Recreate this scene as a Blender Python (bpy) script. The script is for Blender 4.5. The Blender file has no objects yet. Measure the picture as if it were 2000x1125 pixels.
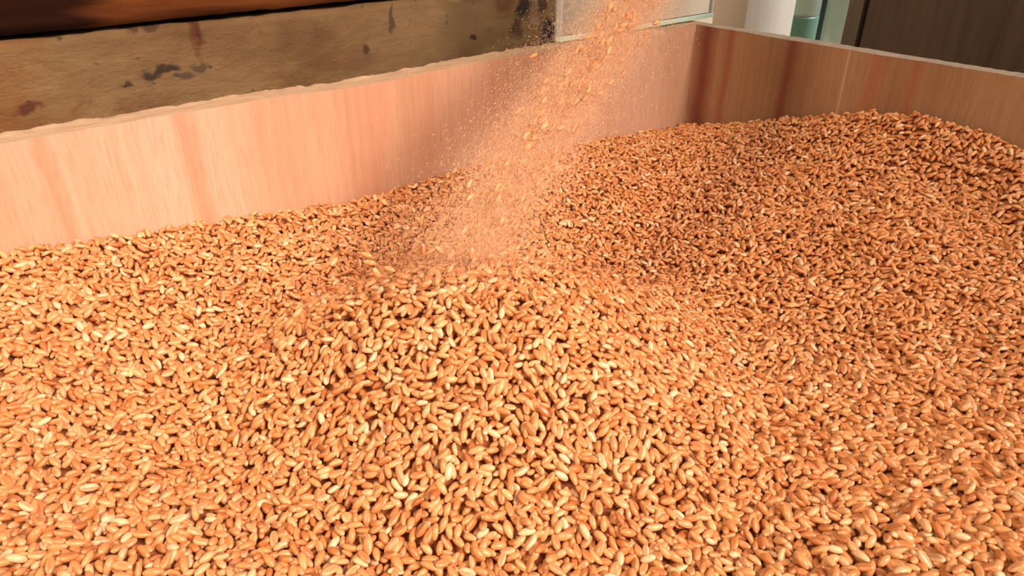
import bpy, bmesh, math, random
import numpy as np
from mathutils import Vector, Matrix

random.seed(7)
rng = np.random.default_rng(11)
sc = bpy.context.scene
col = sc.collection

# ------------------------------------------------------------------ camera, world, lights, exposure
CAM = Vector((0.0, 0.0, 0.42))
PITCH = math.atan(788 / 1400)
cd = bpy.data.cameras.new('camera')
cd.sensor_width = 36.0
cd.lens = 25.2
cd.clip_start = 0.01
cam = bpy.data.objects.new('camera', cd)
cam.location = CAM
cam.rotation_euler = (math.pi / 2 - PITCH, 0, 0)
col.objects.link(cam)
sc.camera = cam
cd.dof.use_dof = False

world = bpy.data.worlds.new('world')
sc.world = world
world.use_nodes = True
world.node_tree.nodes['Background'].inputs[0].default_value = (1.0, 0.83, 0.72, 1)
world.node_tree.nodes['Background'].inputs[1].default_value = 0.27


def area(name, loc, target, size, power, color):
    ld = bpy.data.lights.new(name, 'AREA')
    ld.shape = 'DISK'
    ld.size = size
    ld.energy = power
    ld.color = color
    o = bpy.data.objects.new(name, ld)
    o.location = loc
    d = Vector(target) - Vector(loc)
    o.rotation_euler = d.to_track_quat('-Z', 'Y').to_euler()
    col.objects.link(o)
    return o


# work lamp to the right behind the photographer, added warm fill at the left to lift the stream's shadow, daylight from the window side
wl_d = bpy.data.lights.new('work_lamp', 'SPOT')
wl_d.energy = 172.0
wl_d.color = (1.0, 0.73, 0.59)
wl_d.shadow_soft_size = 0.34
wl_d.spot_size = math.radians(35)
wl_d.spot_blend = 1.0
wl_o = bpy.data.objects.new('work_lamp', wl_d)
wl_o.location = (0.86, -0.50, 1.16)
wl_o.rotation_euler = (Vector((-0.10, 0.27, 0.25)) - Vector(wl_o.location)).to_track_quat('-Z', 'Y').to_euler()
col.objects.link(wl_o)
area('warm_fill', (-0.75, -0.45, 1.25), (-0.1, 0.3, 0.25), 0.4, 10.0, (1.0, 0.71, 0.45))
area('daylight', (1.25, 0.95, 1.10), (0.2, 0.55, 0.3), 0.5, 19.0, (0.97, 0.97, 1.0))

vs = sc.view_settings
vs.view_transform = 'Standard'
vs.look = 'None'
vs.exposure = 0.34
vs.gamma = 1.0
vs.use_curve_mapping = False

# ------------------------------------------------------------------ frame of the bin: a along the long wall, b along the short wall, z up
A2 = np.array([-0.77319912, -0.63416332])
B2 = np.array([0.63416332, -0.77319912])
C2 = np.array([0.149145, 0.61])
ROT = math.atan2(A2[1], A2[0])
WALL_TOP = 0.3212


def W(a, b, z):
    p = C2 + a * A2 + b * B2
    return (p[0], p[1], z)


# ------------------------------------------------------------------ helpers
class NT:
    def __init__(self, name, rough=0.6):
        self.m = bpy.data.materials.new(name)
        self.m.use_nodes = True
        self.t = self.m.node_tree
        self.b = self.t.nodes['Principled BSDF']
        self.b.inputs['Roughness'].default_value = rough

    def n(self, kind, **kw):
        nd = self.t.nodes.new(kind)
        for k, v in kw.items():
            setattr(nd, k, v)
        return nd

    def l(self, a, b):
        self.t.links.new(a, b)

    def coord(self, scale=(1, 1, 1), loc=(0, 0, 0)):
        tc = self.n('ShaderNodeTexCoord')
        mp = self.n('ShaderNodeMapping')
        mp.inputs['Scale'].default_value = scale
        mp.inputs['Location'].default_value = loc
        self.l(tc.outputs['Object'], mp.inputs['Vector'])
        return mp.outputs[0]

    def noise(self, vec, scale, detail=4, rough=0.55, dist=0.0):
        nd = self.n('ShaderNodeTexNoise')
        nd.inputs['Scale'].default_value = scale
        nd.inputs['Detail'].default_value = detail
        nd.inputs['Roughness'].default_value = rough
        nd.inputs['Distortion'].default_value = dist
        self.l(vec, nd.inputs['Vector'])
        return nd.outputs['Fac']

    def ramp(self, fac, stops, interp='LINEAR'):
        nd = self.n('ShaderNodeValToRGB')
        cr = nd.color_ramp
        cr.interpolation = interp
        while len(cr.elements) < len(stops):
            cr.elements.new(0.5)
        for e, (p, c) in zip(cr.elements, stops):
            e.position = p
            e.color = (c[0], c[1], c[2], 1) if len(c) > 1 else (c[0], c[0], c[0], 1)
        self.l(fac, nd.inputs[0])
        return nd.outputs[0]

    def mix(self, fac, a, b, mode='MIX'):
        nd = self.n('ShaderNodeMix', data_type='RGBA', blend_type=mode)
        for s, v in ((0, fac), (6, a), (7, b)):
            if hasattr(v, 'links') or isinstance(v, bpy.types.NodeSocket):
                self.l(v, nd.inputs[s])
            elif s == 0:
                nd.inputs[0].default_value = v
            else:
                nd.inputs[s].default_value = (v[0], v[1], v[2], 1)
        return nd.outputs[2]

    def math(self, op, a, b=None):
        nd = self.n('ShaderNodeMath', operation=op)
        for i, v in enumerate((a, b)):
            if v is None:
                continue
            if isinstance(v, bpy.types.NodeSocket):
                self.l(v, nd.inputs[i])
            else:
                nd.inputs[i].default_value = v
        return nd.outputs[0]

    def bump(self, h, strength=0.3, dist=0.001):
        nd = self.n('ShaderNodeBump')
        nd.inputs['Strength'].default_value = strength
        nd.inputs['Distance'].default_value = dist
        self.l(h, nd.inputs['Height'])
        self.l(nd.outputs[0], self.b.inputs['Normal'])

    def color(self, c):
        if isinstance(c, bpy.types.NodeSocket):
            self.l(c, self.b.inputs['Base Color'])
        else:
            self.b.inputs['Base Color'].default_value = (c[0], c[1], c[2], 1)
        return self


def tag(o, label=None, cat=None, group=None, kind=None):
    for k, v in (('label', label), ('category', cat), ('group', group), ('kind', kind)):
        if v:
            o[k] = v
    return o


def empty(name, loc=(0, 0, 0)):
    """an Empty at a thing's base, turned into the bin's frame (local x = a, y = b)"""
    o = bpy.data.objects.new(name, None)
    o.empty_display_size = 0.02
    o.location = W(*loc)
    o.rotation_euler = (0, 0, ROT)
    col.objects.link(o)
    o['base'] = 0
    del o['base']
    return o


def mesh_obj(name, bm, mats, parent=None, base=(0, 0, 0), smooth=False):
    """bm is in (a, b, z) coordinates; base is the thing's own origin in them"""
    bmesh.ops.recalc_face_normals(bm, faces=bm.faces)
    me = bpy.data.meshes.new(name)
    bmesh.ops.translate(bm, verts=bm.verts, vec=-Vector(base))
    bm.to_mesh(me)
    bm.free()
    for m in (mats if isinstance(mats, (list, tuple)) else [mats]):
        me.materials.append(m.m if isinstance(m, NT) else m)
    if smooth:
        for p in me.polygons:
            p.use_smooth = True
    o = bpy.data.objects.new(name, me)
    col.objects.link(o)
    if parent is not None:
        o.parent = parent
    else:
        o.location = W(*base)
        o.rotation_euler = (0, 0, ROT)
    return o


def hashnoise(x, y, s):
    """smooth value noise on arrays"""
    r = np.random.default_rng(s)
    g = r.random((64, 64))
    xi, yi = np.floor(x).astype(int), np.floor(y).astype(int)
    fx, fy = x - xi, y - yi
    fx, fy = fx * fx * (3 - 2 * fx), fy * fy * (3 - 2 * fy)
    q = lambda i, j: g[i % 64, j % 64]
    return (q(xi, yi) * (1 - fx) * (1 - fy) + q(xi + 1, yi) * fx * (1 - fy) + q(xi, yi + 1) * (1 - fx) * fy + q(xi + 1, yi + 1) * fx * fy) * 2 - 1


def box(bm, lo, hi, bevel=0.0, cuts=None):
    """box between lo and hi in (a,b,z); cuts = (na, nb, nz) for displaced, hewn faces"""
    if cuts is None:
        r = bmesh.ops.create_cube(bm, size=1.0)
        for v in r['verts']:
            v.co = Vector([lo[i] + (v.co[i] + 0.5) * (hi[i] - lo[i]) for i in range(3)])
        if bevel:
            es = list({e for v in r['verts'] for e in v.link_edges})
            bmesh.ops.bevel(bm, geom=es, offset=bevel, segments=2, affect='EDGES', profile=0.6)
        return
    n = cuts
    idx = {}

    def vert(i, j, k):
        key = (i, j, k)
        if key not in idx:
            idx[key] = bm.verts.new((lo[0] + (hi[0] - lo[0]) * i / n[0], lo[1] + (hi[1] - lo[1]) * j / n[1], lo[2] + (hi[2] - lo[2]) * k / n[2]))
        return idx[key]
    for i in range(n[0]):
        for j in range(n[1]):
            for k in (0, n[2]):
                bm.faces.new([vert(i, j, k), vert(i + 1, j, k), vert(i + 1, j + 1, k), vert(i, j + 1, k)])
    for i in range(n[0]):
        for k in range(n[2]):
            for j in (0, n[1]):
                bm.faces.new([vert(i, j, k), vert(i + 1, j, k), vert(i + 1, j, k + 1), vert(i, j, k + 1)])
    for j in range(n[1]):
        for k in range(n[2]):
            for i in (0, n[0]):
                bm.faces.new([vert(i, j, k), vert(i, j + 1, k), vert(i, j + 1, k + 1), vert(i, j, k + 1)])


# ------------------------------------------------------------------ materials
def plywood(name, c_dark, c_mid, c_light, seed, stripes=()):
    """veneer with its grain running upright; stripes = (position, half width, colour, strength, axis)"""
    m = NT(name, 0.55)
    big = m.noise(m.coord((15, 15, 1.2), (seed, 0, 0)), 1.0, 3, 0.5, 0.3)
    fine = m.noise(m.coord((210, 210, 7), (seed, 3, 0)), 1.0, 5, 0.65, 0.2)
    pores = m.noise(m.coord((900, 900, 60), (seed, 9, 0)), 1.0, 2, 0.5)
    f = m.math('ADD', m.math('MULTIPLY', big, 0.62), m.math('MULTIPLY', fine, 0.38))
    c = m.ramp(f, [(0.32, c_dark), (0.5, c_mid), (0.68, c_light)])
    c = m.mix(m.ramp(pores, [(0.35, (0.45,)), (0.5, (0.0,))]), c, tuple(x * 0.72 for x in c_mid))
    tc = m.n('ShaderNodeTexCoord')
    sx = m.n('ShaderNodeSeparateXYZ')
    m.l(tc.outputs['Object'], sx.inputs[0])
    for pos, hw, colr, st, ax in stripes:
        wob = m.math('MULTIPLY', m.math('SUBTRACT', m.noise(m.coord((8, 8, 14), (pos * 90, 0, 0)), 1.0, 2), 0.5), hw * 1.2)
        d = m.math('ABSOLUTE', m.math('SUBTRACT', m.math('ADD', sx.outputs[ax], wob), pos))
        k = m.n('ShaderNodeMapRange', interpolation_type='SMOOTHSTEP')
        m.l(d, k.inputs[0])
        k.inputs[1].default_value = 0.0
        k.inputs[2].default_value = hw
        k.inputs[3].default_value = st
        k.inputs[4].default_value = 0.0
        c = m.mix(k.outputs[0], c, colr)
    m.color(c)
    m.bump(fine, 0.12, 0.0006)
    return m


M_ply = plywood('pink_plywood', (0.53, 0.295, 0.18), (0.64, 0.40, 0.268), (0.73, 0.495, 0.36), 2.3,
                stripes=((0.405, 0.010, (0.42, 0.20, 0.10), 0.45, 0), (0.468, 0.006, (0.44, 0.21, 0.10), 0.45, 0), (0.30, 0.02, (0.60, 0.28, 0.18), 0.4, 0),
                         (0.262, 0.006, (0.55, 0.27, 0.17), 0.4, 0), (0.17, 0.012, (0.56, 0.30, 0.19), 0.3, 0)))
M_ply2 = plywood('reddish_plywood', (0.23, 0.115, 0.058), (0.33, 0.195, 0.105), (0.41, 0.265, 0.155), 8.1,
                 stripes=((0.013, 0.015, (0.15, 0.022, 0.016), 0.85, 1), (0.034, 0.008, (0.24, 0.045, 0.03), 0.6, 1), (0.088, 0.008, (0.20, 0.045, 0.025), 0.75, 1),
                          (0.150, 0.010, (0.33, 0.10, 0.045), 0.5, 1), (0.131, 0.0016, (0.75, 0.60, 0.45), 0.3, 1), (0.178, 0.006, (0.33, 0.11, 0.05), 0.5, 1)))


def ply_edge(name, c0, c1):
    m = NT(name, 0.8)
    f = m.noise(m.coord((60, 260, 260)), 1.0, 4, 0.6)
    m.color(m.ramp(f, [(0.35, c0), (0.65, c1)]))
    m.bump(m.noise(m.coord((500, 700, 700)), 1.0, 3), 0.5, 0.0008)
    return m


M_edge = ply_edge('sawn_plywood_edge', (0.44, 0.30, 0.185), (0.58, 0.42, 0.28))
M_edge2 = ply_edge('grey_plywood_edge', (0.34, 0.29, 0.23), (0.48, 0.43, 0.35))

# hewn timber wall with stains of its own
M_beam = NT('stained_old_timber', 0.85)
m = M_beam
base = m.ramp(m.noise(m.coord((9, 9, 16), (4, 0, 0)), 1.0, 5, 0.6, 0.4), [(0.3, (0.15, 0.088, 0.034)), (0.5, (0.225, 0.148, 0.064)), (0.72, (0.29, 0.205, 0.105))])
tc = m.n('ShaderNodeTexCoord')
sx = m.n('ShaderNodeSeparateXYZ')
m.l(tc.outputs['Object'], sx.inputs[0])
blot = m.noise(m.coord((34, 34, 40), (1, 0, 0)), 1.0, 5, 0.7, 0.5)
base = m.mix(m.ramp(blot, [(0.56, (0.0,)), (0.74, (0.65,))]), base, (0.13, 0.055, 0.022))
speck = m.noise(m.coord((120, 120, 150), (7, 0, 0)), 1.0, 3, 0.6)
base = m.mix(m.ramp(speck, [(0.66, (0.0,)), (0.76, (0.8,))]), base, (0.055, 0.03, 0.014))
# rusty left end
left = m.n('ShaderNodeMapRange', interpolation_type='SMOOTHSTEP')
m.l(m.math('ADD', sx.outputs[0], m.math('MULTIPLY', m.math('SUBTRACT', blot, 0.5), 0.12)), left.inputs[0])
left.inputs[1].default_value, left.inputs[2].default_value, left.inputs[3].default_value, left.inputs[4].default_value = 0.405, 0.50, 0.0, 0.85
base = m.mix(left.outputs[0], base, (0.20, 0.075, 0.014))
wob = m.n('ShaderNodeTexNoise')
wob.inputs['Scale'].default_value = 70
wob.inputs['Detail'].default_value = 4
m.l(tc.outputs['Object'], wob.inputs['Vector'])
wv = m.n('ShaderNodeVectorMath', operation='SUBTRACT')
m.l(wob.outputs['Color'], wv.inputs[0])
wv.inputs[1].default_value = (0.5, 0.5, 0.5)
ws = m.n('ShaderNodeVectorMath', operation='SCALE')
m.l(wv.outputs[0], ws.inputs[0])
ws.inputs['Scale'].default_value = 0.018
wp = m.n('ShaderNodeVectorMath', operation='ADD')
m.l(tc.outputs['Object'], wp.inputs[0])
m.l(ws.outputs[0], wp.inputs[1])
for (a, z, ra, rz, st, c) in (
        (0.401, 0.311, 0.006, 0.002, 0.9, (0.035, 0.02, 0.012)), (0.384, 0.314, 0.007, 0.0035, 0.9, (0.03, 0.02, 0.014)), (0.374, 0.316, 0.009, 0.003, 0.95, (0.03, 0.02, 0.014)),
        (0.366, 0.310, 0.007, 0.003, 0.8, (0.05, 0.035, 0.03)), (0.355, 0.315, 0.005, 0.005, 0.8, (0.06, 0.035, 0.018)),
        (0.350, 0.340, 0.0045, 0.016, 0.95, (0.075, 0.022, 0.008)), (0.3525, 0.330, 0.003, 0.014, 0.7, (0.13, 0.05, 0.015)),
        (0.456, 0.305, 0.007, 0.003, 0.85, (0.08, 0.02, 0.008)), (0.383, 0.343, 0.010, 0.004, 0.8, (0.06, 0.025, 0.012)),
        (0.206, 0.330, 0.003, 0.012, 0.75, (0.05, 0.035, 0.02)), (0.230, 0.312, 0.004, 0.004, 0.9, (0.04, 0.018, 0.01)), (0.128, 0.306, 0.004, 0.003, 0.9, (0.03, 0.015, 0.012)),
        (0.275, 0.320, 0.030, 0.018, 0.45, (0.11, 0.052, 0.02)), (0.245, 0.305, 0.030, 0.012, 0.4, (0.12, 0.055, 0.02)),
        (0.095, 0.335, 0.012, 0.014, 0.6, (0.16, 0.05, 0.022)), (0.074, 0.328, 0.009, 0.016, 0.9, (0.018, 0.016, 0.018)), (0.080, 0.308, 0.008, 0.010, 0.8, (0.05, 0.02, 0.014)),
        (0.044, 0.304, 0.010, 0.014, 0.95, (0.018, 0.014, 0.02)), (0.050, 0.330, 0.006, 0.012, 0.8, (0.06, 0.03, 0.03)), (0.06, 0.316, 0.005, 0.006, 0.6, (0.34, 0.26, 0.19)), (0.058, 0.335, 0.004, 0.008, 0.6, (0.34, 0.27, 0.2))):
    d = m.n('ShaderNodeVectorMath', operation='SUBTRACT')
    m.l(wp.outputs[0], d.inputs[0])
    d.inputs[1].default_value = (a, -0.13, z)
    e = m.n('ShaderNodeVectorMath', operation='MULTIPLY')
    m.l(d.outputs[0], e.inputs[0])
    e.inputs[1].default_value = (1 / ra, 0.0, 1 / rz)
    ln = m.n('ShaderNodeVectorMath', operation='LENGTH')
    m.l(e.outputs[0], ln.inputs[0])
    k = m.n('ShaderNodeMapRange', interpolation_type='SMOOTHSTEP')
    m.l(ln.outputs[1], k.inputs[0])
    k.inputs[1].default_value, k.inputs[2].default_value, k.inputs[3].default_value, k.inputs[4].default_value = 0.45, 1.15, st, 0.0
    base = m.mix(k.outputs[0], base, c)
m.color(base)
m.bump(m.noise(m.coord((60, 60, 120)), 1.0, 6, 0.7), 0.6, 0.003)

M_dark_beam = NT('dark_brown_timber', 0.9)
m = M_dark_beam
m.b.inputs['Specular IOR Level'].default_value = 0.1
f = m.noise(m.coord((7, 30, 60), (0.6, 0, 0)), 1.0, 5, 0.6, 0.4)
c = m.ramp(f, [(0.3, (0.05, 0.016, 0.006)), (0.5, (0.13, 0.042, 0.012)), (0.7, (0.21, 0.075, 0.02))])
tc = m.n('ShaderNodeTexCoord')
sx = m.n('ShaderNodeSeparateXYZ')
m.l(tc.outputs['Object'], sx.inputs[0])
k = m.n('ShaderNodeMapRange', interpolation_type='SMOOTHSTEP')
m.l(m.math('ADD', sx.outputs[0], m.math('MULTIPLY', m.math('SUBTRACT', f, 0.5), 0.10)), k.inputs[0])
k.inputs[1].default_value, k.inputs[2].default_value, k.inputs[3].default_value, k.inputs[4].default_value = 0.395, 0.425, 0.0, 0.93
c = m.mix(k.outputs[0], c, (0.012, 0.004, 0.003))
m.color(c)
m.bump(f, 0.5, 0.002)

M_plaster = NT('beige_plaster', 0.9)
m = M_plaster
m.color(m.ramp(m.noise(m.coord((14, 14, 14)), 1.0, 4), [(0.3, (0.58, 0.49, 0.35)), (0.7, (0.68, 0.59, 0.44))]))
M_panel = NT('dark_brown_board', 0.8)
m = M_panel
m.color(m.ramp(m.noise(m.coord((90, 90, 6), (3, 0, 0)), 1.0, 5, 0.6), [(0.3, (0.070, 0.042, 0.026)), (0.7, (0.125, 0.080, 0.052))]))
M_strip = NT('grey_brown_board', 0.8)
m = M_strip
m.color(m.ramp(m.noise(m.coord((90, 90, 9), (5, 0, 0)), 1.0, 4), [(0.3, (0.10, 0.075, 0.045)), (0.7, (0.16, 0.125, 0.085))]))
M_post = NT('cream_paint', 0.6)
m = M_post
m.color(m.ramp(m.noise(m.coord((70, 70, 8)), 1.0, 4), [(0.3, (0.80, 0.71, 0.56)), (0.7, (0.86, 0.79, 0.65))]))
M_floor = NT('worn_floor_boards', 0.8)
m = M_floor
m.color(m.ramp(m.noise(m.coord((5, 60, 5)), 1.0, 4), [(0.3, (0.10, 0.06, 0.03)), (0.7, (0.2, 0.13, 0.07))]))


def glass(name, c, rough=0.08, trans=0.8, ior=1.45):
    m = NT(name, rough)
    m.b.inputs['Transmission Weight'].default_value = trans
    m.b.inputs['IOR'].default_value = ior
    m.color(c)
    return m


M_clear = glass('hazy_clear_acrylic', (0.93, 0.92, 0.88), 0.12, 0.86, 1.1)
M_teal = glass('polished_teal_edge', (0.62, 0.97, 0.89), 0.12, 0.0)
M_white_edge = glass('polished_pale_edge', (0.80, 0.82, 0.86), 0.2, 0.3)
M_gbottle = glass('pale_green_glass', (0.42, 0.52, 0.43), 0.10, 0.55)
M_gliquid = NT('green_liquid', 0.25).color((0.16, 0.30, 0.21))
M_blabel = NT('dark_blue_label', 0.5).color((0.10, 0.11, 0.15))
M_cap = NT('black_cap', 0.4).color((0.02, 0.02, 0.022))

# wheat: red channel of 'tint' = tone of the kernel, green = place along it, blue = crease
M_wheat = NT('wheat_kernel', 0.34)
m = M_wheat
at = m.n('ShaderNodeAttribute', attribute_name='tint')
sp = m.n('ShaderNodeSeparateColor')
m.l(at.outputs['Color'], sp.inputs[0])
tone = m.ramp(sp.outputs[0], [(0.0, (0.44, 0.140, 0.036)), (0.25, (0.59, 0.232, 0.072)), (0.6, (0.69, 0.325, 0.125)), (0.85, (0.76, 0.44, 0.205)), (1.0, (0.84, 0.60, 0.36))])
tone = m.mix(m.ramp(sp.outputs[1], [(0.02, (0.55,)), (0.16, (0.0,)), (0.86, (0.0,)), (0.98, (0.35,))]), tone, (0.76, 0.52, 0.31))
mot = m.noise(m.coord((900, 900, 900)), 1.0, 2)
tone = m.mix(m.ramp(mot, [(0.45, (0.0,)), (0.7, (0.25,))]), tone, (0.42, 0.15, 0.045))
tone = m.mix(m.math('MULTIPLY', sp.outputs[2], 0.75), tone, (0.30, 0.095, 0.03))
m.color(tone)
m.b.inputs['Specular IOR Level'].default_value = 0.6

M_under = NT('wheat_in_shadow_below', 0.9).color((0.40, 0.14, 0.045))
M_veil = NT('veil_flake', 0.7)  # added flakes that imitate the blur of the falling stream
m = M_veil
at = m.n('ShaderNodeAttribute', attribute_name='tint')
sp = m.n('ShaderNodeSeparateColor')
m.l(at.outputs['Color'], sp.inputs[0])
cc_ = m.ramp(sp.outputs[0], [(0.0, (0.90, 0.62, 0.40)), (0.6, (0.93, 0.70, 0.48)), (1.0, (0.95, 0.78, 0.58))])
m.color(cc_)
m.b.inputs['Specular IOR Level'].default_value = 0.1
tr_ = m.n('ShaderNodeBsdfTranslucent')
m.l(cc_, tr_.inputs[0])
mx_ = m.n('ShaderNodeMixShader')
mx_.inputs[0].default_value = 0.5
m.l(m.b.outputs[0], mx_.inputs[1])
m.l(tr_.outputs[0], mx_.inputs[2])
tp_ = m.n('ShaderNodeBsdfTransparent')
mx2 = m.n('ShaderNodeMixShader')
mx2.inputs[0].default_value = 0.28
m.l(mx_.outputs[0], mx2.inputs[1])
m.l(tp_.outputs[0], mx2.inputs[2])
m.l(mx2.outputs[0], m.t.nodes['Material Output'].inputs['Surface'])
sc.cycles.transparent_max_bounces = 24

# ------------------------------------------------------------------ setting
bm = bmesh.new()
box(bm, (-0.9, -0.6, -0.04), (1.2, 1.3, 0.0))
tag(mesh_obj('floor', bm, M_floor), kind='structure')

bm = bmesh.new()
box(bm, (-0.95, -0.26, 0.0), (0.034, -0.20, 0.75))
tag(mesh_obj('wall_back', bm, M_plaster), kind='structure')

wl = empty('wall_left', (0, 0, 0))
tag(wl, kind='structure')


def hewn(name, lo, hi, mat, amp, seed, cuts, edge_amp=0.0):
    bm = bmesh.new()
    box(bm, lo, hi, cuts=cuts)
    co = np.array([v.co[:] for v in bm.verts])
    n1 = hashnoise(co[:, 0] * 28 + 5, co[:, 2] * 40 + co[:, 1] * 50, seed) * 0.6 + hashnoise(co[:, 0] * 75, co[:, 2] * 110 + co[:, 1] * 90, seed + 1) * 0.4
    n2 = hashnoise(co[:, 0] * 35, co[:, 1] * 60 + 3, seed + 2) * 0.5 + hashnoise(co[:, 0] * 120, co[:, 1] * 60, seed + 3) * 0.5
    for v, d, e in zip(bm.verts, n1, n2):
        if abs(v.co.y - hi[1]) < 1e-6:
            v.co.y += d * amp
        if abs(v.co.z - hi[2]) < 1e-6 or abs(v.co.z - lo[2]) < 1e-6:
            v.co.z += e * edge_amp
        if abs(v.co.x - lo[0]) < 1e-6:
            v.co.x += hashnoise(np.array([v.co.z * 60]), np.array([v.co.y * 50]), seed + 7)[0] * amp * 3
    o = mesh_obj(name, bm, mat, wl, smooth=True)
    return o


lower = hewn('timber', (0.036, -0.24, 0.0), (0.95, -0.130, 0.3425), M_beam, 0.0022, 21, (240, 8, 60), 0.0016)
lower['label'] = 'lower tan hewn timber with dark stains'
upper = hewn('timber', (0.060, -0.24, 0.3462), (0.95, -0.127, 0.60), M_dark_beam, 0.0020, 51, (200, 8, 40), 0.0014)
upper['label'] = 'upper dark red-brown timber'
bm = bmesh.new()
box(bm, (0.06, -0.235, 0.337), (0.95, -0.150, 0.351))  # black strip set in the open gap as its painted shade
seam = mesh_obj('gap_shade', bm, NT('gap_shade_black', 0.95).color((0.012, 0.009, 0.007)), wl)
seam['label'] = 'black strip painting the shade in the gap between the timbers'

wr = empty('wall_right', (0, 0, 0))
tag(wr, kind='structure')
bm = bmesh.new()
box(bm, (-0.275, 0.0165, 0.0), (-0.25, 0.75, 0.75), 0.0015)
mesh_obj('board', bm, M_panel, wr)
bm = bmesh.new()
box(bm, (-0.275, -0.004, 0.0), (-0.25, 0.0115, 0.75), 0.0015)
mesh_obj('board', bm, M_strip, wr)
bm = bmesh.new()
box(bm, (-0.285, -0.004, 0.0), (-0.2755, 0.75, 0.75))
mesh_obj('backing', bm, M_cap, wr)

bm = bmesh.new()
box(bm, (-0.62, -0.199, 0.20), (-0.256, -0.012, 0.225), 0.003)
tag(mesh_obj('trim_1', bm, M_post), kind='structure')

bm = bmesh.new()
box(bm, (-0.248, -0.100, 0.0), (-0.159, -0.0605, 0.75), 0.0012)
tag(mesh_obj('wooden_post', bm, M_post, base=(-0.2, -0.08, 0)), 'square cream painted post standing behind the far corner of the grain bin', 'post')


# ------------------------------------------------------------------ bottles on the ledge behind the post
def lathe(bm, prof, cx, cy, n=32):
    rings = []
    for r, z in prof:
        rings.append([bm.verts.new((cx + r * math.cos(2 * math.pi * i / n), cy + r * math.sin(2 * math.pi * i / n), z)) for i in range(n)])
    for p, q in zip(rings, rings[1:]):
        for i in range(n):
            bm.faces.new([p[i], p[(i + 1) % n], q[(i + 1) % n], q[i]])
    bm.faces.new(rings[0][::-1])
    bm.faces.new(rings[-1])


def bottle(cx, cy, r, label, fill, band):
    z0 = 0.2255
    t = empty('glass_bottle', (cx, cy, z0))
    tag(t, label, 'bottle', 'glass bottles on the ledge behind the bin')
    rel = (cx, cy, z0)

    def part(name, prof, mat):
        bm = bmesh.new()
        lathe(bm, prof, cx, cy)
        o = mesh_obj(name, bm, mat, t, base=rel, smooth=True)
        return o
    part('glass_body', [(r * 0.9, z0), (r, z0 + 0.004), (r, z0 + 0.125), (r * 0.93, z0 + 0.14), (r * 0.5, z0 + 0.165), (r * 0.38, z0 + 0.175), (r * 0.38, z0 + 0.20)], M_gbottle)
    part('cap', [(r * 0.46, z0 + 0.1955), (r * 0.48, z0 + 0.2), (r * 0.48, z0 + 0.216), (r * 0.44, z0 + 0.219)], M_cap)
    if fill:
        part('liquid', [(r * 1.004, z0 + 0.003), (r * 1.006, z0 + 0.006), (r * 1.006, z0 + fill), (r * 1.003, z0 + fill + 0.0012)], M_gliquid)
    if band:
        bm = bmesh.new()
        n = 20
        ang = band
        vs0, vs1 = [], []
        for i in range(n + 1):
            a = ang[0] + (ang[1] - ang[0]) * i / n
            for lst, rr in ((vs0, r * 1.004), (vs1, r * 1.03)):
                lst.append([bm.verts.new((cx + rr * math.cos(a), cy + rr * math.sin(a), z)) for z in (z0 + 0.005, z0 + 0.118)])
        for i in range(n):
            bm.faces.new([vs1[i][0], vs1[i + 1][0], vs1[i + 1][1], vs1[i][1]])
            bm.faces.new([vs0[i][0], vs0[i + 1][0], vs0[i + 1][1], vs0[i][1]])
            for k in (0, 1):
                bm.faces.new([vs0[i][k], vs0[i + 1][k], vs1[i + 1][k], vs1[i][k]])
        for i in (0, n):
            bm.faces.new([vs0[i][0], vs0[i][1], vs1[i][1], vs1[i][0]])
        mesh_obj('paper_label', bm, M_blabel, t, base=rel, smooth=False)
    return t


bottle(-0.285, -0.082, 0.027, 'pale green glass bottle with dark green contents right beside the cream post', 0.066, None)
bottle(-0.352, -0.075, 0.030, 'glass bottle with dark blue strip between the green bottle and brown boards', 0.0, (-0.7, 0.30))

# ------------------------------------------------------------------ grain bin: plywood panels, open on top
bin_root = empty('grain_bin', (0.0, 0.0, 0.0))
tag(bin_root, 'open plywood bin full of wheat grain with pinkish side walls', 'bin')
TL, TR = 0.017, 0.0135


def panel(name, lo, hi, faces_mat, edge_mat, axis, inner, cuts, seed, sag=0.0, rag=0.0006):
    """upright sheet; axis = 0 runs along a, 1 along b; inner = the coordinate of the face towards the grain"""
    bm = bmesh.new()
    box(bm, lo, hi, cuts=cuts)
    th = 1 - axis
    outer = lo[th] if abs(hi[th] - inner) < 1e-9 else hi[th]
    for v in bm.verts:
        t = v.co[axis]
        if abs(v.co.z - hi[2]) < 1e-7:
            x = np.array([t])
            if abs(v.co[th] - outer) < 1e-7:
                v.co.z += float(hashnoise(x * 170, x * 0 + 2, seed)[0] * rag + hashnoise(x * 420, x * 0 + 5, seed)[0] * rag * 0.7)
                v.co[th] += float(hashnoise(x * 130, x * 0 + 7, seed)[0] * rag)
            else:
                v.co.z += float(hashnoise(x * 60, x * 0 + 9, seed)[0] * 0.0003)
            v.co.z += sag * math.exp(-((t - 0.30) / 0.05) ** 2)
    bm.faces.ensure_lookup_table()
    for f in bm.faces:
        c = f.calc_center_median()
        f.normal_update()
        f.material_index = 0 if abs(f.normal[th]) > 0.9 else 1
    o = mesh_obj(name, bm, [faces_mat, edge_mat], bin_root)
    return o


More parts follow.
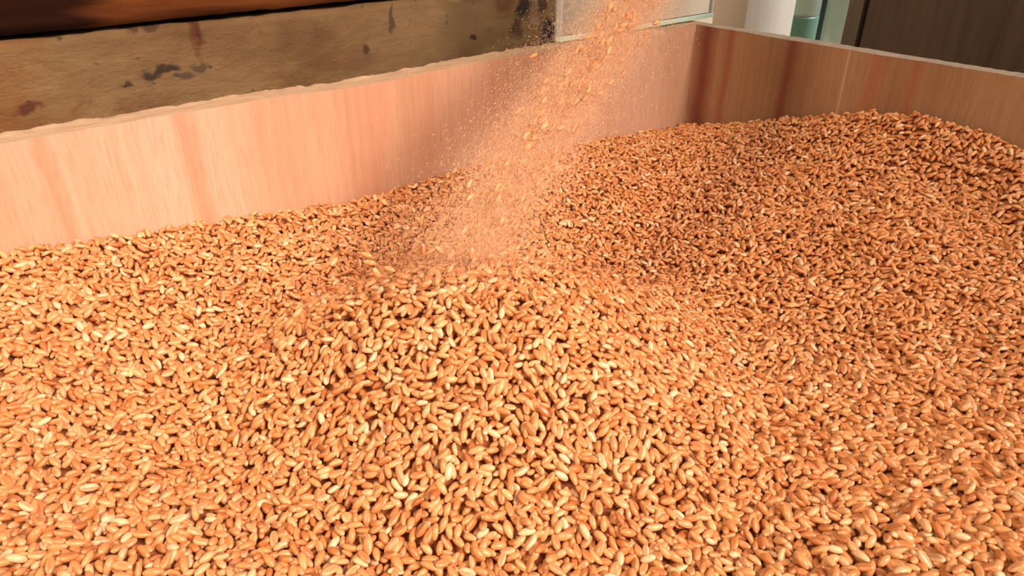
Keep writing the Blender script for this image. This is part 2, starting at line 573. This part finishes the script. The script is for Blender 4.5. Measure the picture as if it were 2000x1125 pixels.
p = panel('side_panel', (-TR, -TL, 0.0), (0.86, 0.0, WALL_TOP), M_ply, M_edge, 0, 0.0, (420, 3, 2), 3, sag=-0.0018)
p['label'] = 'long pinkish plywood side lit from the front'
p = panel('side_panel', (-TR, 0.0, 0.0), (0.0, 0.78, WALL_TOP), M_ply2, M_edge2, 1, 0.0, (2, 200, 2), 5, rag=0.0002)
p['label'] = 'short reddish brown plywood side at the far right'
panel('side_panel', (0.0, 0.78, 0.0), (0.86, 0.78 + TL, WALL_TOP), M_ply, M_edge, 0, 0.78, (100, 2, 2), 6)
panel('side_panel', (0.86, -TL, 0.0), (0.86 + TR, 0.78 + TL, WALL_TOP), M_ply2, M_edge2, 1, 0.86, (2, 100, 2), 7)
bm = bmesh.new()
box(bm, (0.0, 0.0, 0.001), (0.86, 0.78, 0.012))
mesh_obj('bottom_panel', bm, M_ply, bin_root)

# ------------------------------------------------------------------ clear guard standing on the long side at the corner
pr = empty('clear_panel', (0.05, -0.012, WALL_TOP + 0.001))
tag(pr, 'hazy clear panel with teal lower edge standing on the bin corner', 'panel')
PB = (0.05, -0.012, WALL_TOP + 0.001)
zb = WALL_TOP + 0.0012
bm = bmesh.new()
box(bm, (-0.033, -0.0145, zb + 0.0035), (0.1385, -0.0110, 0.58), 0.0)
mesh_obj('pane', bm, M_clear, pr, base=PB)
bm = bmesh.new()
box(bm, (-0.0355, -0.0150, zb), (0.1405, -0.0100, zb + 0.0035), 0.0006)
o = mesh_obj('lower_edge', bm, M_teal, pr, base=PB)
o['label'] = 'bright teal polished lower edge'
bm = bmesh.new()
box(bm, (0.1385, -0.0150, zb + 0.0035), (0.1405, -0.0100, 0.58), 0.0006)
mesh_obj('side_edge', bm, M_white_edge, pr, base=PB)
bm = bmesh.new()
box(bm, (-0.0355, -0.0150, zb + 0.0035), (-0.033, -0.0100, 0.58), 0.0006)
mesh_obj('side_edge', bm, M_white_edge, pr, base=PB)

# ------------------------------------------------------------------ the wheat: surface shape (heights in (a, b), relative to the camera height 0.42)
ctrl = np.array([
    # along the long side
    (0.60, 0.0, -0.141), (0.496, 0.0, -0.145), (0.431, 0.0, -0.152), (0.378, 0.0, -0.158), (0.314, 0.0, -0.165), (0.254, 0.0, -0.164), (0.169, 0.0, -0.166), (0.088, 0.0, -0.173), (0.025, 0.0, -0.178), (0.0, 0.0, -0.181),
    # along the short side
    (0.0, 0.056, -0.165), (0.0, 0.099, -0.151), (0.0, 0.118, -0.143), (0.0, 0.154, -0.134), (0.0, 0.186, -0.126), (0.0, 0.217, -0.125), (0.0, 0.25, -0.133), (0.0, 0.32, -0.142), (0.0, 0.45, -0.150),
    # the open surface
    (0.243, 0.061, -0.174), (0.16, 0.06, -0.177), (0.10, 0.07, -0.176), (0.05, 0.09, -0.166), (0.04, 0.16, -0.156), (0.045, 0.125, -0.166), (0.495, 0.073, -0.166), (0.186, 0.137, -0.200), (0.12, 0.145, -0.187), (0.106, 0.20, -0.179),
    (0.080, 0.225, -0.163), (0.105, 0.262, -0.176), (0.028, 0.214, -0.158), (0.05, 0.262, -0.172), (0.03, 0.31, -0.157), (0.187, 0.266, -0.198), (0.13, 0.30, -0.189), (0.298, 0.281, -0.190), (0.23, 0.22, -0.203), (0.30, 0.36, -0.175), (0.20, 0.38, -0.180),
    (0.45, 0.33, -0.180), (0.515, 0.20, -0.170), (0.452, 0.130, -0.187), (0.40, 0.09, -0.182), (0.33, 0.09, -0.180), (0.275, 0.13, -0.202), (0.25, 0.19, -0.207), (0.36, 0.17, -0.186), (0.41, 0.24, -0.186), (0.60, 0.12, -0.162), (0.60, 0.25, -0.165), (0.55, 0.45, -0.17), (0.35, 0.52, -0.17), (0.1, 0.52, -0.165), (0.72, 0.1, -0.15), (0.72, 0.4, -0.16)])


def kern(d):
    return np.sqrt(d * d + 0.03 ** 2)


_D = np.hypot(ctrl[:, None, 0] - ctrl[None, :, 0], ctrl[:, None, 1] - ctrl[None, :, 1])
_S = np.zeros((len(ctrl) + 1,) * 2)
_S[:-1, :-1] = kern(_D) - 0.004 * np.eye(len(ctrl))
_S[-1, :-1] = _S[:-1, -1] = 1
_w = np.linalg.solve(_S, np.append(ctrl[:, 2], 0))
APEX = (0.352, 0.170)


def surface(a, b):
    sh = a.shape
    a, b = a.ravel(), b.ravel()
    z = np.full(a.shape, _w[-1])
    for (ca, cb, _), k in zip(ctrl, _w[:-1]):
        z += k * kern(np.hypot(a - ca, b - cb))
    # fresh cone under the falling stream
    da, db = a - APEX[0], b - APEX[1]
    d = np.hypot(da * 1.0, db * 0.92)
    ang = np.arctan2(db, da)
    lump = 1 + 0.05 * np.sin(3 * ang + 0.5) + 0.04 * np.sin(5 * ang + 2)
    cone = -0.1350 - 0.57 * (np.sqrt((d * lump) ** 2 + 0.017 ** 2) - 0.017)
    k = 0.005
    mx = np.maximum(z, cone)
    z = mx + k * np.log(np.exp((z - mx) / k) + np.exp((cone - mx) / k)) * 0.8
    # small undulations of poured grain
    z += 0.0012 * hashnoise(a * 38, b * 38, 77) + 0.0009 * hashnoise(a * 80 + 9, b * 80, 78)
    return z.reshape(sh) + 0.42


RES = 0.0005
NA, NB = 1480, 1200           # grid cells: a up to 0.74, b up to 0.60
ga = (np.arange(NA) + 0.5) * RES
gb = (np.arange(NB) + 0.5) * RES
GA, GB = np.meshgrid(ga[::8], gb[::8], indexing='ij')
coarse = surface(GA, GB)
ia = np.clip((ga - GA[0, 0]) / (8 * RES), 0, coarse.shape[0] - 1.001)
ib = np.clip((gb - GB[0, 0]) / (8 * RES), 0, coarse.shape[1] - 1.001)
i0, j0 = ia.astype(int), ib.astype(int)
fa, fb = (ia - i0)[:, None], (ib - j0)[None, :]
T = (coarse[np.ix_(i0, j0)] * (1 - fa) * (1 - fb) + coarse[np.ix_(i0 + 1, j0)] * fa * (1 - fb) + coarse[np.ix_(i0, j0 + 1)] * (1 - fa) * fb + coarse[np.ix_(i0 + 1, j0 + 1)] * fa * fb)

# which cells the photograph, or a camera a step aside, can see
cP, sP = math.cos(PITCH), math.sin(PITCH)


def project(x, y, z):
    dz = z - 0.42
    dep = y * cP - dz * sP
    dep_s = np.where(dep < 0.02, 0.02, dep)
    return 1000 + 1400 * x / dep_s, 562.5 - 1400 * (y * sP + dz * cP) / dep_s, dep


WX = C2[0] + ga[:, None] * A2[0] + gb[None, :] * B2[0]
WY = C2[1] + ga[:, None] * A2[1] + gb[None, :] * B2[1]
PX, PY, PD = project(WX, WY, T)
ok = (PX > -1300) & (PX < 3600) & (PY < 2300) & (PD > 0.03)
m_ = 6
ok[:m_, :] = ok[-m_:, :] = False
ok[:, :m_] = ok[:, -m_:] = False
cells = np.argwhere(ok)

H = T - 0.0078
OWN = np.full(H.shape, -1, np.int32)
L0, W0, T0 = 0.0054, 0.00258, 0.0024
NYAW = 48
foot = []
for q in range(NYAW):
    th = math.pi * q / NYAW
    R = 8
    ii, jj = np.meshgrid(np.arange(-R, R + 1), np.arange(-R, R + 1), indexing='ij')
    s = (ii * math.cos(th) + jj * math.sin(th)) * RES / (L0 / 2)
    t = (-ii * math.sin(th) + jj * math.cos(th)) * RES / (W0 / 2)
    rr = np.abs(s) ** 2.5 + t * t
    k = rr < 0.97
    foot.append((ii[k], jj[k], s[k], np.sqrt(1 - rr[k]) * T0 / 2))
N = int(len(cells) * RES * RES / (math.pi / 4 * L0 * W0) * 2.7)
gr0, gr1 = np.gradient(T, RES)
wgt = np.sqrt(1 + gr0 ** 2 + gr1 ** 2)[ok]
N = int(N * wgt.mean())
pick = rng.choice(len(cells), (N, 8), p=wgt / wgt.sum())
yaws = rng.integers(0, NYAW, N)
G = np.zeros((N, 8))          # i, j, z, yaw, slope, scale, roll, tone
FILL = 10000
NT_ = N
N = N + FILL
G = np.zeros((N, 8))
yaws = rng.integers(0, NYAW, N)
pick = np.concatenate([pick, np.zeros((FILL, 8), pick.dtype)])
for q in range(N):
    if q >= NT_ and (q - NT_) % 500 == 0:
        holes = np.argwhere(ok & (H < T - 0.0036))
        holes = holes[rng.permutation(len(holes))[:500]]
    if q >= NT_:
        if (q - NT_) % 500 >= len(holes):
            continue
        cells_q = holes[(q - NT_) % 500]
        if H[cells_q[0], cells_q[1]] >= T[cells_q[0], cells_q[1]] - 0.0036:
            continue
    best, bi = None, None
    c0 = cells[pick[q, 0]] if q < NT_ else cells_q
    for w in range(8 if q < NT_ else 1):
        i, j = c0 if w == 0 else (c0[0] + pick[q, w] % 25 - 12, c0[1] + (pick[q, w] // 25) % 25 - 12)
        if not (m_ <= i < NA - m_ and m_ <= j < NB - m_):
            continue
        d = H[i, j] - T[i, j]
        if best is None or d < best:
            best, bi = d, (i, j)
    i, j = bi
    fi, fj, s, pr_ = foot[yaws[q]]
    fi2 = np.clip(fi + i, 0, NA - 1)
    fj2 = np.clip(fj + j, 0, NB - 1)
    h = H[fi2, fj2]
    slope = float((s * (h - h.mean())).sum() / (s * s).sum())
    slope = max(-0.0021, min(0.0021, slope))
    line = slope * s
    low = h - line + pr_
    z = float(np.partition(low, int(len(low) * 0.70))[int(len(low) * 0.70)])
    top = z + line + pr_
    up = top > h
    H[fi2[up], fj2[up]] = top[up]
    OWN[fi2[up], fj2[up]] = q
    G[q, :5] = (i, j, z, math.pi * yaws[q] / NYAW, slope)
cnt = np.bincount(OWN[OWN >= 0].ravel(), minlength=N)
G[:, 5] = np.clip(rng.normal(1.0, 0.07, N), 0.82, 1.18)
G[:, 6] = np.where(rng.random(N) < 0.4, rng.normal(math.pi, 0.5, N), rng.normal(0, 0.7, N))
G[:, 7] = np.clip(rng.normal(0.55, 0.24, N), 0, 1)
keep = cnt >= 4
G, cnt = G[keep], cnt[keep]
N = len(G)
ga_, gb_ = (G[:, 0] + 0.5) * RES, (G[:, 1] + 0.5) * RES
gx = C2[0] + ga_ * A2[0] + gb_ * B2[0]
gy = C2[1] + ga_ * A2[1] + gb_ * B2[1]
gz = G[:, 2]
px, py, dep = project(gx, gy, gz)
# orientation matrices (columns: along, across, up), the axis tilted as the kernel lies
yaw_w = G[:, 3] + ROT + np.where(rng.random(N) < 0.5, 0, math.pi)
flip = np.where(np.cos(yaw_w - ROT - G[:, 3]) > 0, 1.0, -1.0)
til = np.arctan(G[:, 4] * flip / (L0 / 2))
ax = np.stack([np.cos(yaw_w) * np.cos(til), np.sin(yaw_w) * np.cos(til), np.sin(til)], 1)
ac = np.stack([-np.sin(yaw_w), np.cos(yaw_w), np.zeros(N)], 1)
up_ = np.cross(ax, ac)
cr, sr = np.cos(G[:, 6])[:, None], np.sin(G[:, 6])[:, None]
ac2, up2 = ac * cr + up_ * sr, up_ * cr - ac * sr


def kernel(nr, ns):
    """unit wheat kernel: plump oval, blunt brush end, pointed germ end, crease along the belly. Verts, quads/tris, (along, crease)"""
    vs, al, crs = [], [], []
    u = -np.cos(np.linspace(0, math.pi, nr + 2))[1:-1]
    for x in u:
        xx = (x + 1) / 2
        r = (1 - abs(x) ** 2.35) ** 0.56 * (1.0 + 0.10 * x * (1 - x * x))
        for k in range(ns):
            ph = 2 * math.pi * k / ns
            d = abs((ph - 1.5 * math.pi + math.pi) % (2 * math.pi) - math.pi)
            cz = math.exp(-(d / 0.30) ** 2) * (1 - x ** 4)
            rr = r * (1 - 0.30 * cz)
            bow = 0.10 * (1 - x * x) - 0.05
            vs.append((x * L0 / 2, rr * math.cos(ph) * W0 / 2, (rr * math.sin(ph) * (1.04 if math.sin(ph) > 0 else 0.92) + bow) * T0 / 2))
            al.append(xx)
            crs.append(cz)
    vs.append((-L0 / 2, 0, -0.05 * T0 / 2)); al.append(0.0); crs.append(0)
    vs.append((L0 / 2, 0, -0.05 * T0 / 2)); al.append(1.0); crs.append(0)
    fc = []
    for i in range(nr - 1):
        for k in range(ns):
            k2 = (k + 1) % ns
            fc.append((i * ns + k, i * ns + k2, (i + 1) * ns + k2, (i + 1) * ns + k))
    e0, e1 = nr * ns, nr * ns + 1
    for k in range(ns):
        k2 = (k + 1) % ns
        fc.append((e0, k2, k))
        fc.append((e1, (nr - 1) * ns + k, (nr - 1) * ns + k2))
    return np.array(vs), fc, np.array(al), np.array(crs)


class Soup:
    """gathers many transformed copies of small shapes into one mesh"""
    def __init__(self):
        self.v, self.c, self.loops, self.tot, self.mat = [], [], [], [], []
        self.n = 0

    def add(self, shape, pos, M, scale, tone):
        V, F, al, crs = shape
        n = len(pos)
        if not n:
            return
        P = np.einsum('nij,kj->nki', M, V) * scale[:, None, None] + pos[:, None, :] if scale.ndim == 1 else np.einsum('nij,nkj->nki', M, V[None] * scale[:, None, :]) + pos[:, None, :]
        self.v.append(P.reshape(-1, 3).astype(np.float32))
        cc = np.ones((n, len(V), 4), np.float32)
        cc[:, :, 0] = tone[:, None]
        cc[:, :, 1] = al[None]
        cc[:, :, 2] = crs[None]
        self.c.append(cc.reshape(-1, 4))
        flat = np.array([i for f in F for i in f], np.int32)
        ln = np.array([len(f) for f in F], np.int32)
        self.loops.append((flat[None] + (np.arange(n, dtype=np.int32) * len(V))[:, None] + self.n).ravel())
        self.tot.append(np.tile(ln, n))
        self.mat.append(np.zeros(n * len(F), np.int32))
        self.n += n * len(V)

    def add_raw(self, verts, faces, mat):
        self.v.append(np.asarray(verts, np.float32))
        self.c.append(np.full((len(verts), 4), 0.5, np.float32))
        self.loops.append(np.asarray(faces, np.int32).ravel() + self.n)
        self.tot.append(np.full(len(faces), 4, np.int32))
        self.mat.append(np.full(len(faces), mat, np.int32))
        self.n += len(verts)

    def build(self, name, mats, loc):
        v = np.concatenate(self.v) - np.array(loc, np.float32)
        loops = np.concatenate(self.loops)
        tot = np.concatenate(self.tot)
        me = bpy.data.meshes.new(name)
        me.vertices.add(len(v))
        me.vertices.foreach_set('co', v.ravel())
        me.loops.add(len(loops))
        me.loops.foreach_set('vertex_index', loops)
        me.polygons.add(len(tot))
        st = np.zeros(len(tot), np.int32)
        st[1:] = np.cumsum(tot)[:-1]
        me.polygons.foreach_set('loop_start', st)
        me.polygons.foreach_set('material_index', np.concatenate(self.mat))
        me.polygons.foreach_set('use_smooth', np.ones(len(tot), bool))
        at = me.color_attributes.new('tint', 'FLOAT_COLOR', 'POINT')
        at.data.foreach_set('color', np.concatenate(self.c).ravel())
        for m in mats:
            me.materials.append(m.m)
        me.update(calc_edges=True)
        o = bpy.data.objects.new(name, me)
        o.location = loc
        col.objects.link(o)
        return o


K_HI, K_MID, K_LO = kernel(9, 14), kernel(7, 8), kernel(5, 6)
POS = np.stack([gx, gy, gz], 1)
ROTM = np.stack([ax, ac2, up2], 2)

# the 300 kernels that show largest: nearest to the camera, uncovered, wholly in the frame
cand = np.where((px > 18) & (px < 1982) & (py < 1108) & (py > 700) & (cnt >= 26))[0]
sel = cand[np.argsort(dep[cand])][:300]
rest = np.ones(N, bool)
rest[sel] = False

soup = Soup()
seen = (px > -60) & (px < 2060) & (py < 1180)
sel_lod = ((dep < 0.33) & seen, ((dep >= 0.33) & (dep < 0.47) & seen) | (~seen & (dep < 0.3)), ((dep >= 0.47) & seen) | (~seen & (dep >= 0.3)))
for shape, k in zip((K_HI, K_MID, K_LO), sel_lod):
    k = k & rest
    soup.add(shape, POS[k], ROTM[k], G[k, 5], G[k, 7])
# grain lying deeper down, as one lumpy surface below the loose kernels
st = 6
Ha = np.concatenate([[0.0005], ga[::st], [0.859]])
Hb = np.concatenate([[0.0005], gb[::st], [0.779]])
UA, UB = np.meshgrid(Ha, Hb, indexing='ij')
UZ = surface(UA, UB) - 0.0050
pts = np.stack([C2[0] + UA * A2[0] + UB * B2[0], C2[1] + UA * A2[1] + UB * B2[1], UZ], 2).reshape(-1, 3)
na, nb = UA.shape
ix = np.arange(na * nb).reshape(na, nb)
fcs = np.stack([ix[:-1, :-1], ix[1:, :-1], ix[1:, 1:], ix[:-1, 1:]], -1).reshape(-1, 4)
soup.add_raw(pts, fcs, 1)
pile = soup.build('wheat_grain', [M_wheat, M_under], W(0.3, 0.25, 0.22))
tag(pile, 'loose golden brown wheat grain heaped in the plywood bin', 'grain', kind='stuff')

# single kernels along the lower edge of the picture
V, F, al, crs = K_HI
proto = []
for t in (0.15, 0.35, 0.5, 0.65, 0.8, 0.95):
    me = bpy.data.meshes.new('wheat_kernel')
    me.from_pydata(V.tolist(), [], F)
    atr = me.color_attributes.new('tint', 'FLOAT_COLOR', 'POINT')
    cc = np.ones((len(V), 4), np.float32)
    cc[:, 0], cc[:, 1], cc[:, 2] = t, al, crs
    atr.data.foreach_set('color', cc.ravel())
    me.polygons.foreach_set('use_smooth', np.ones(len(F), bool))
    me.materials.append(M_wheat.m)
    me.update()
    proto.append((t, me))
first = None
SHADE = {0.15: 'dark reddish', 0.35: 'reddish brown', 0.5: 'amber', 0.65: 'golden', 0.8: 'light golden', 0.95: 'pale straw'}
ZONE = ['lower left corner of photo', 'lower edge, left of middle', 'middle of the lower edge', 'lower edge, right of middle', 'lower right corner of photo']
for i in sel:
    t, me = min(proto, key=lambda p: abs(p[0] - G[i, 7]))
    if first is None:
        first = bpy.data.objects.new('wheat_kernel', me)
        o = first
    else:
        o = first.copy()
        o.data = me
    Mx = Matrix([[*ROTM[i, 0], POS[i, 0]], [*ROTM[i, 1], POS[i, 1]], [*ROTM[i, 2], POS[i, 2]], [0, 0, 0, 1]])
    o.matrix_world = Mx @ Matrix.Diagonal((G[i, 5],) * 3 + (1,))
    zone = ZONE[min(4, int(px[i] // 400))]
    o['label'] = '%s wheat kernel lying on the heap, %s' % (SHADE[t], zone)
    o['category'] = 'grain'
    o['group'] = '%s wheat kernels, %s' % (SHADE[t], zone)
    col.objects.link(o)

# ------------------------------------------------------------------ the falling stream: loose kernels, plus flakes added as its motion-blur veil
P_top = np.array([0.113, 0.457, 0.408])
P_hit = np.array([-0.022, 0.260, 0.2840])


def stream(q):
    """q in 0..1 from above the frame to where the stream strikes the heap"""
    p = P_top[None] + (P_hit - P_top)[None] * q[:, None]
    p[:, 2] = P_top[2] + (P_hit[2] - P_top[2]) * (0.72 * q + 0.28 * q * q)
    return p


def tangent(q):
    d = np.tile(P_hit - P_top, (len(q), 1))
    d[:, 2] = (P_hit[2] - P_top[2]) * (0.72 + 0.56 * q)
    return d / np.linalg.norm(d, axis=1)[:, None]


def frame_along(d, n, wobble):
    d = d + rng.normal(0, wobble, (n, 3))
    d /= np.linalg.norm(d, axis=1)[:, None]
    r = rng.normal(0, 1, (n, 3))
    s = np.cross(d, r)
    s /= np.linalg.norm(s, axis=1)[:, None]
    return np.stack([d, s, np.cross(d, s)], 2)


def cloud(n, s0, s1, halo):
    q = rng.random(n)
    w = np.where(rng.random(n) < halo, 1.7, 1.0) * (s0 + (s1 - s0) * q)
    return q, stream(q) + np.clip(rng.normal(0, 1, (n, 3)), -2.1, 2.1) * w[:, None]


s2 = Soup()
n = 360
q, p = cloud(n, 0.0058, 0.0062, 0.05)
s2.add(K_MID, p, frame_along(tangent(q), n, 0.2), rng.normal(0.95, 0.07, n), np.clip(rng.normal(0.72, 0.15, n), 0, 1))
# kernels bouncing off the crest
n = 40
p = P_hit[None] + rng.normal(0, 1, (n, 3)) * np.array([0.022, 0.014, 0.006]) + np.array([-0.006, 0, 0.004])
s2.add(K_MID, p, frame_along(rng.normal(0, 1, (n, 3)), n, 0.1), np.full(n, 0.95), np.clip(rng.normal(0.7, 0.15, n), 0, 1))
tag(s2.build('falling_wheat', [M_wheat], tuple(P_hit)), 'stream of wheat kernels pouring down onto the heap', 'grain', kind='stuff')

flake = (np.array([(-0.5, 0, 0), (0, -0.5, 0.5), (0.5, 0, 0), (0, 0.5, 0.5)]), [(0, 1, 2), (0, 2, 3)], np.zeros(4), np.zeros(4))
s3 = Soup()
n = 240000
q, p = cloud(n, 0.0070, 0.0088, 0.28)
s3.add(flake, p, frame_along(tangent(q), n, 0.16), np.stack([rng.uniform(0.0004, 0.0016, n), rng.uniform(0.00012, 0.00032, n), rng.uniform(0.00012, 0.0003, n)], 1), rng.random(n))
n = 9000
p = P_hit[None] + rng.normal(0, 1, (n, 3)) * np.array([0.030, 0.018, 0.007]) + np.array([-0.004, 0.004, 0.006])
s3.add(flake, p, frame_along(rng.normal(0, 1, (n, 3)), n, 0.1), np.stack([rng.uniform(0.0004, 0.0010, n), rng.uniform(0.00012, 0.0003, n), rng.uniform(0.0002, 0.0004, n)], 1), rng.random(n))
tag(s3.build('stream_veil', [M_veil], tuple(P_hit)), 'pale flakes added as the motion-blur veil around the falling grain', 'veil', kind='stuff')
print('KERNELS', N, 'selected', len(sel), 'stuff verts', soup.n)
